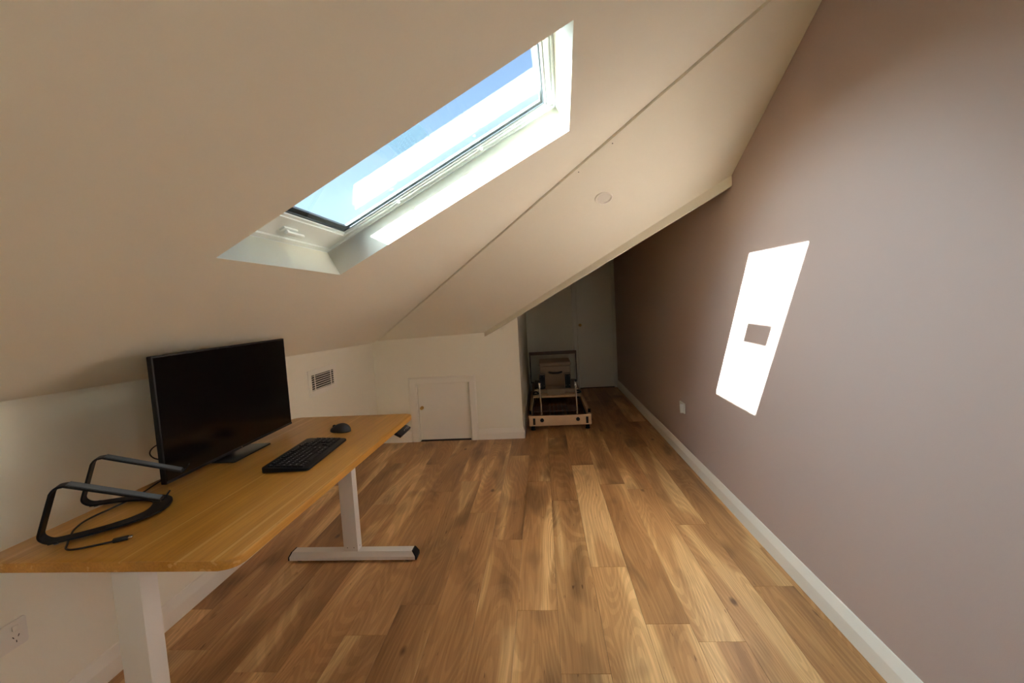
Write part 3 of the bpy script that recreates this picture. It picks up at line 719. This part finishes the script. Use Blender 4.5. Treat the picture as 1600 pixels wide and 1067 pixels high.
# ------------------------------------------------------------------ laptop stand
ls = thing('laptop_stand', 'black metal laptop stand with two grey-padded arms on the near end of the desk', 'laptop stand', (-1.42, 1.34, DH), 0)
hn = Vector((-1.452, 1.180, 0)); hf = Vector((-1.595, 1.437, 0))           # heels
wd = (hf-hn).normalized(); fd = Vector((wd.y, -wd.x, 0))                    # width direction, forward direction
if fd.x < 0: fd = -fd
sw = (hf-hn).length
LM = Matrix(((fd.x, wd.x, 0, hn.x), (fd.y, wd.y, 0, hn.y), (0, 0, 1, DH+0.0072), (0, 0, 0, 1)))   # local x forward, y across, z up
dep = 0.258; bw = 0.037
# base: parabolic U, flat plate
outerp = []; innerp = []
n = 40
for i in range(n+1):
    t = i/n*2-1                                                            # -1 near prong .. 1 far prong
    prof = 1-abs(t)**2.6
    outerp.append((dep*prof**0.62 if prof > 0 else 0.0, sw/2+t*(sw/2+bw*0.5)))
    innerp.append((max(0.0, (dep-0.055)*prof**0.62), sw/2+t*(sw/2-bw*0.5)))
bm = bmesh.new(); z0, z1 = 0.0, 0.006
ro = [[bm.verts.new((x, y, z)) for x, y in outerp] for z in (z0, z1)]; ri = [[bm.verts.new((x, y, z)) for x, y in innerp] for z in (z0, z1)]
for i in range(n):
    bm.faces.new((ro[0][i], ro[0][i+1], ro[1][i+1], ro[1][i])); bm.faces.new((ri[0][i], ri[1][i], ri[1][i+1], ri[0][i+1]))
    bm.faces.new((ro[1][i], ro[1][i+1], ri[1][i+1], ri[1][i])); bm.faces.new((ro[0][i], ri[0][i], ri[0][i+1], ro[0][i+1]))
for i in (0, n): bm.faces.new((ro[0][i], ro[1][i], ri[1][i], ri[0][i]))
add('base_plate', bm, 'powder_black', ls, LM, smooth='auto')
for fx, fy in ((0.012, 0.0), (0.012, sw), (dep-0.030, sw/2-0.03), (dep-0.030, sw/2+0.03)):
    bm = bmesh.new(); lathe(bm, [(0, -0.0068), (0.006, -0.0068), (0.0065, -0.0002), (0, -0.0002)], (fx, fy, 0), n=14)
    add('rubber_foot', bm, 'rubber_grey', ls, LM, smooth='auto')
flat = [(-bw/2, -0.003), (bw/2, -0.003), (bw/2, 0.003), (-bw/2, 0.003)]
for s, yy in ((0, 0.0), (1, sw)):
    path = [(0.022, 0.003), (0.004, 0.0045), (-0.010, 0.012), (-0.018, 0.026), (-0.012, 0.050), (0.014, 0.132), (0.020, 0.148), (0.032, 0.160), (0.050, 0.162)]
    pts = smooth_path([(x, yy, z) for x, z in path], 4)
    ex = (0.270, 0.068)
    pts += [Vector((0.050+(ex[0]-0.050)*k/6, yy, 0.162+(ex[1]-0.162)*k/6)) for k in range(1, 7)]
    bm = bmesh.new(); P, T, Nn = frames(pts); rings = []
    for p, t_ in zip(P, T):
        bn = Vector((0, 1, 0)); nn = t_.cross(bn).normalized(); rings.append([bm.verts.new(p+bn*a+nn*b) for a, b in flat])
    for A, B in zip(rings, rings[1:]):
        for j in range(4): bm.faces.new((A[j], A[(j+1) % 4], B[(j+1) % 4], B[j]))
    bm.faces.new(rings[0]); bm.faces.new(rings[-1][::-1])
    arm = add('arm', bm, 'powder_black', ls, LM, smooth='auto')
    d = Vector((ex[0]-0.050, 0, ex[1]-0.162)).normalized(); nn = Vector((-d.z, 0, d.x))
    a = Vector((0.054, yy, 0.162)); b = Vector((ex[0]-0.004, yy, ex[1]+0.002))
    bm = bmesh.new(); hw = Vector((0, bw/2-0.002, 0))
    extr(bm, [a-hw+nn*0.0025, a+hw+nn*0.0025, b+hw+nn*0.0025, b-hw+nn*0.0025], nn*0.0025)
    o = add('rubber_pad', bm, 'rubber_grey', arm, LM); o['label'] = 'grey rubber strip'
    lip = smooth_path([b+Vector((0, 0, -0.001)), b+d*0.008+Vector((0, 0, 0.0)), b+d*0.012+nn*0.010, b+d*0.016+nn*0.026], 4)
    bm = bmesh.new(); rings = []; P, T, _ = frames(lip)
    for p, t_ in zip(P, T):
        bn = Vector((0, 1, 0)); n2 = t_.cross(bn).normalized(); rings.append([bm.verts.new(p+bn*a_*0.5+n2*b_*0.7) for a_, b_ in flat])
    for A, B in zip(rings, rings[1:]):
        for j in range(4): bm.faces.new((A[j], A[(j+1) % 4], B[(j+1) % 4], B[j]))
    bm.faces.new(rings[0]); bm.faces.new(rings[-1][::-1])
    add('lip', bm, 'powder_black', arm, LM, smooth='auto')

# ------------------------------------------------------------------ cables
zc = DH+0.0036
cb = thing('display_cable', 'black cable with silver plug lying under the laptop stand', 'cable', (-1.43, 1.45, DH), 0)
pts = [(-1.545, 1.905, DH+0.055), (-1.555, 1.86, DH+0.03), (-1.556, 1.81, zc+0.001), (-1.550, 1.74, zc), (-1.535, 1.66, zc), (-1.515, 1.58, zc), (-1.500, 1.52, zc), (-1.497, 1.46, zc), (-1.500, 1.40, zc), (-1.500, 1.33, zc), (-1.475, 1.27, zc), (-1.440, 1.225, zc), (-1.400, 1.180, zc), (-1.370, 1.150, zc), (-1.340, 1.148, zc), (-1.300, 1.168, zc), (-1.262, 1.188, zc+0.001)]
bm = bmesh.new(); tube(bm, smooth_path(pts, 6), 0.0028, 8); add('cord', bm, 'cable_rubber', cb, smooth=True)
pd_ = Vector((0.85, 0.50, 0)).normalized(); ps = Vector((-1.262, 1.188, DH+0.0062)); ang = math.atan2(pd_.y, pd_.x)
PM = rotm(ps, ang)
add('plug', bx(bmesh.new(), (-0.004, 0.032), (-0.007, 0.007), (-0.0052, 0.0052), 0.002), 'cable_rubber', cb, PM, smooth='auto')
add('plug_tip', bx(bmesh.new(), (0.031, 0.042), (-0.0055, 0.0055), (-0.003, 0.003), 0.001), 'chrome', cb, PM, smooth='auto')
bm = bmesh.new()
tube(bm, smooth_path([(-1.487, 1.75, DH+0.16), (-1.53, 1.66, DH+0.15), (-1.535, 1.625, DH+0.125), (-1.50, 1.63, DH+0.10), (-1.465, 1.70, DH+0.105)], 6), 0.0025, 8)
add('power_cord', bm, 'cable_rubber', mon, smooth=True)

# ------------------------------------------------------------------ pilates reformer in the alcove
rf = thing('pilates_reformer', 'maple pilates reformer with beige cushions in the dark alcove', 'exercise machine', (0.145, 5.9, 0), 0)
rx0, rx1, ry0, ry1, rz0, rz1 = -0.192, 0.490, 4.93, 7.10, 0.055, 0.165
bm = bmesh.new(); bx(bm, (rx0, rx1), (ry0, ry0+0.030), (rz0, rz1), 0.003); add('end_rail', bm, 'maple', rf, smooth='auto')
bm = bmesh.new(); bx(bm, (rx0, rx1), (ry1-0.030, ry1), (rz0, rz1), 0.003); add('end_rail', bm, 'maple', rf, smooth='auto')
for a, b in ((rx0, rx0+0.030), (rx1-0.030, rx1)):
    bm = bmesh.new(); bx(bm, (a, b), (ry0+0.031, ry1-0.031), (rz0, rz1), 0.003); add('side_rail', bm, 'maple', rf, smooth='auto')
    xi = b+0.001 if a < 0 else a-0.011
    box('track', (xi, xi+0.010), (ry0+0.035, ry1-0.035), (rz0+0.020, rz0+0.050), 'spring_steel', rf)
for x in (rx0+0.040, rx1-0.040):
    for y in (ry0+0.050, ry1-0.050):
        bm = bmesh.new(); lathe(bm, [(0, 0.0005), (0.026, 0.0005), (0.026, 0.010), (0.021, 0.014), (0.021, rz0-0.0005), (0, rz0-0.0005)], (x, y, 0), n=20)
        add('leg', bm, 'black_plastic', rf, smooth='auto')
for k in range(5):                                                        # springs under the carriage end
    x = 0.149+(k-2)*0.050; bm = bmesh.new(); P = []
    for i in range(15*8+1): a = 2*math.pi*i/8; P.append((x+0.010*math.cos(a), 5.02+i*0.0065, 0.105+0.010*math.sin(a)))
    tube(bm, P, 0.0022, 5); add('spring', bm, 'spring_steel', rf, smooth=True)
box('spring_bar', (rx0+0.031, rx1-0.031), (4.985, 5.010), (0.090, 0.120), 'dark_wood', rf, 0.002)
box('standing_board', (rx0+0.041, rx1-0.041), (5.50, 5.78), (0.070, 0.088), 'dark_wood', rf, 0.003)
# black end plates, knobs and pulleys on the front
for x in (-0.150, 0.430): box('end_plate', (x, x+0.026), (ry0-0.004, ry0-0.0002), (0.070, 0.142), 'black_plastic', rf)
for x in (-0.050, 0.342):
    bm = bmesh.new(); lathe(bm, [(0, 0.0), (0.010, 0.0), (0.010, 0.008), (0.020, 0.010), (0.021, 0.024), (0.016, 0.030), (0, 0.030)], (x, ry0, 0.123), (0, -1, 0), 20)
    add('knob', bm, 'black_plastic', rf, smooth='auto')
    tx = x-0.010 if x < 0 else x-0.008
    bm = bmesh.new(); tube(bm, [(x, 4.915+0.030, rz1), (x, 4.945, rz1+0.02), (tx, 4.952, 0.49)], 0.0085, 12); ri_ = add('riser', bm, 'chrome', rf, smooth='auto')
    bm = bmesh.new(); lathe(bm, [(0.0, 0), (0.013, 0), (0.014, 0.012), (0.011, 0.030), (0.014, 0.034), (0.014, 0.052), (0, 0.056)], (tx, 4.952, 0.478), n=16); add('riser_clamp', bm, 'chrome', ri_, smooth='auto')
    bm = bmesh.new(); lathe(bm, [(0, -0.010), (0.014, -0.010), (0.014, 0.010), (0, 0.010)], (tx, 4.936, 0.545), (0, 1, 0), 16); add('riser_pulley', bm, 'black_plastic', ri_, smooth='auto')
for x in (rx0+0.015, rx1-0.015):
    bm = bmesh.new(); lathe(bm, [(0, -0.013), (0.026, -0.013), (0.018, 0.0), (0.026, 0.013), (0, 0.013)], (x, 5.00, rz1+0.026), (1, 0, 0), 22); add('rail_pulley', bm, 'black_plastic', rf, smooth='auto')
# carriage
cy0, cy1 = 5.85, 6.74
car = box('carriage', (-0.158, 0.456), (cy0, cy1), (0.176, 0.204), 'maple', rf, 0.004)
for x in (-0.120, 0.418):
    for y in (cy0+0.06, cy1-0.06):
        bm = bmesh.new(); lathe(bm, [(0, -0.008), (0.018, -0.008), (0.018, 0.008), (0, 0.008)], (x, y, 0.1575), (1, 0, 0), 16); add('wheel', bm, 'black_plastic', car, smooth='auto')
box('carriage_cushion', (-0.150, 0.448), (cy0+0.125, cy1-0.005), (0.2045, 0.262), 'beige_vinyl', rf, 0.014, seg=3)
hr = box('headrest', (0.030, 0.262), (cy0+0.010, cy0+0.120), (0.2045, 0.285), 'beige_vinyl', rf, 0.012, seg=3)
for x in (-0.075, 0.263):
    sr = box('shoulder_rest', (x, x+0.085), (6.03, 6.13), (0.2625, 0.455), 'beige_vinyl', rf, 0.012, seg=3)
    br = box('bracket', (x+0.006, x+0.079), (6.018, 6.0295), (0.250, 0.445), 'powder_black', sr)
    for sx in (0.018, 0.066):
        for z in (0.30, 0.425): add('screw', lathe(bmesh.new(), [(0, 0.002), (0.004, 0.001), (0.0045, -0.001)], (x+sx, 6.018, z), (0, -1, 0), 10), 'chrome', sr)
for x in (-0.125, 0.425):                                                 # black rope cleats on the carriage corners
    bm = bmesh.new(); tube(bm, smooth_path([(x-0.03, cy0+0.04, 0.212), (x-0.02, cy0+0.03, 0.245), (x+0.01, cy0+0.04, 0.25), (x+0.035, cy0+0.05, 0.225), (x+0.02, cy0+0.07, 0.215), (x-0.02, cy0+0.06, 0.214)], 6), 0.009, 8)
    add('strap', bm, 'cable_rubber', rf, smooth=True)
bm = bmesh.new(); tube(bm, smooth_path([(-0.13, 6.00, 0.275), (-0.10, 5.985, 0.29), (-0.06, 5.985, 0.275), (-0.02, 5.99, 0.27)], 6), 0.010, 8); add('strap', bm, 'cable_rubber', rf, smooth=True)
# head frame at the back
hfz = 0.600
for x in (-0.212, 0.500):
    bm = bmesh.new(); bx(bm, (x-0.006, x+0.006), (7.060, 7.090), (0.166, hfz), 0.002); add('head_post', bm, 'black_plastic', rf, smooth='auto')
for x0_, x1_ in ((-0.212-0.006, rx0+0.02), (rx1-0.02, 0.506)): box('post_foot', (x0_, x1_), (7.055, 7.095), (0.1655, 0.175), 'black_plastic', rf)
box('head_bar', (-0.222, 0.510), (7.055, 7.095), (hfz+0.0005, hfz+0.046), 'dark_wood', rf, 0.004)
# sitting box on the carriage
sb = thing('sitting_box', 'beige upholstered box standing on the reformer carriage', 'box', (0.150, 6.40, 0.262), 0)
box('box_cushion', (-0.066, 0.368), (6.20, 6.66), (0.535, 0.590), 'beige_vinyl', sb, 0.018, seg=3)
box('box_body', (-0.056, 0.358), (6.21, 6.65), (0.2630, 0.5345), 'beige_vinyl', sb, 0.010, seg=3)
bm = bmesh.new(); tube(bm, smooth_path([(0.066, 6.206, 0.450), (0.080, 6.178, 0.450), (0.115, 6.172, 0.444), (0.185, 6.172, 0.444), (0.220, 6.178, 0.450), (0.234, 6.206, 0.450)], 6), 0.014, 8)
add('handle', bm, 'cable_rubber', sb, smooth=True)
for x in (0.058, 0.242):
    bm = bmesh.new(); lathe(bm, [(0, -0.0055), (0.009, -0.005), (0.010, 0.0)], (x, 6.2095, 0.450), (0, 1, 0), 14); add('stud', bm, 'chrome', sb, smooth='auto')
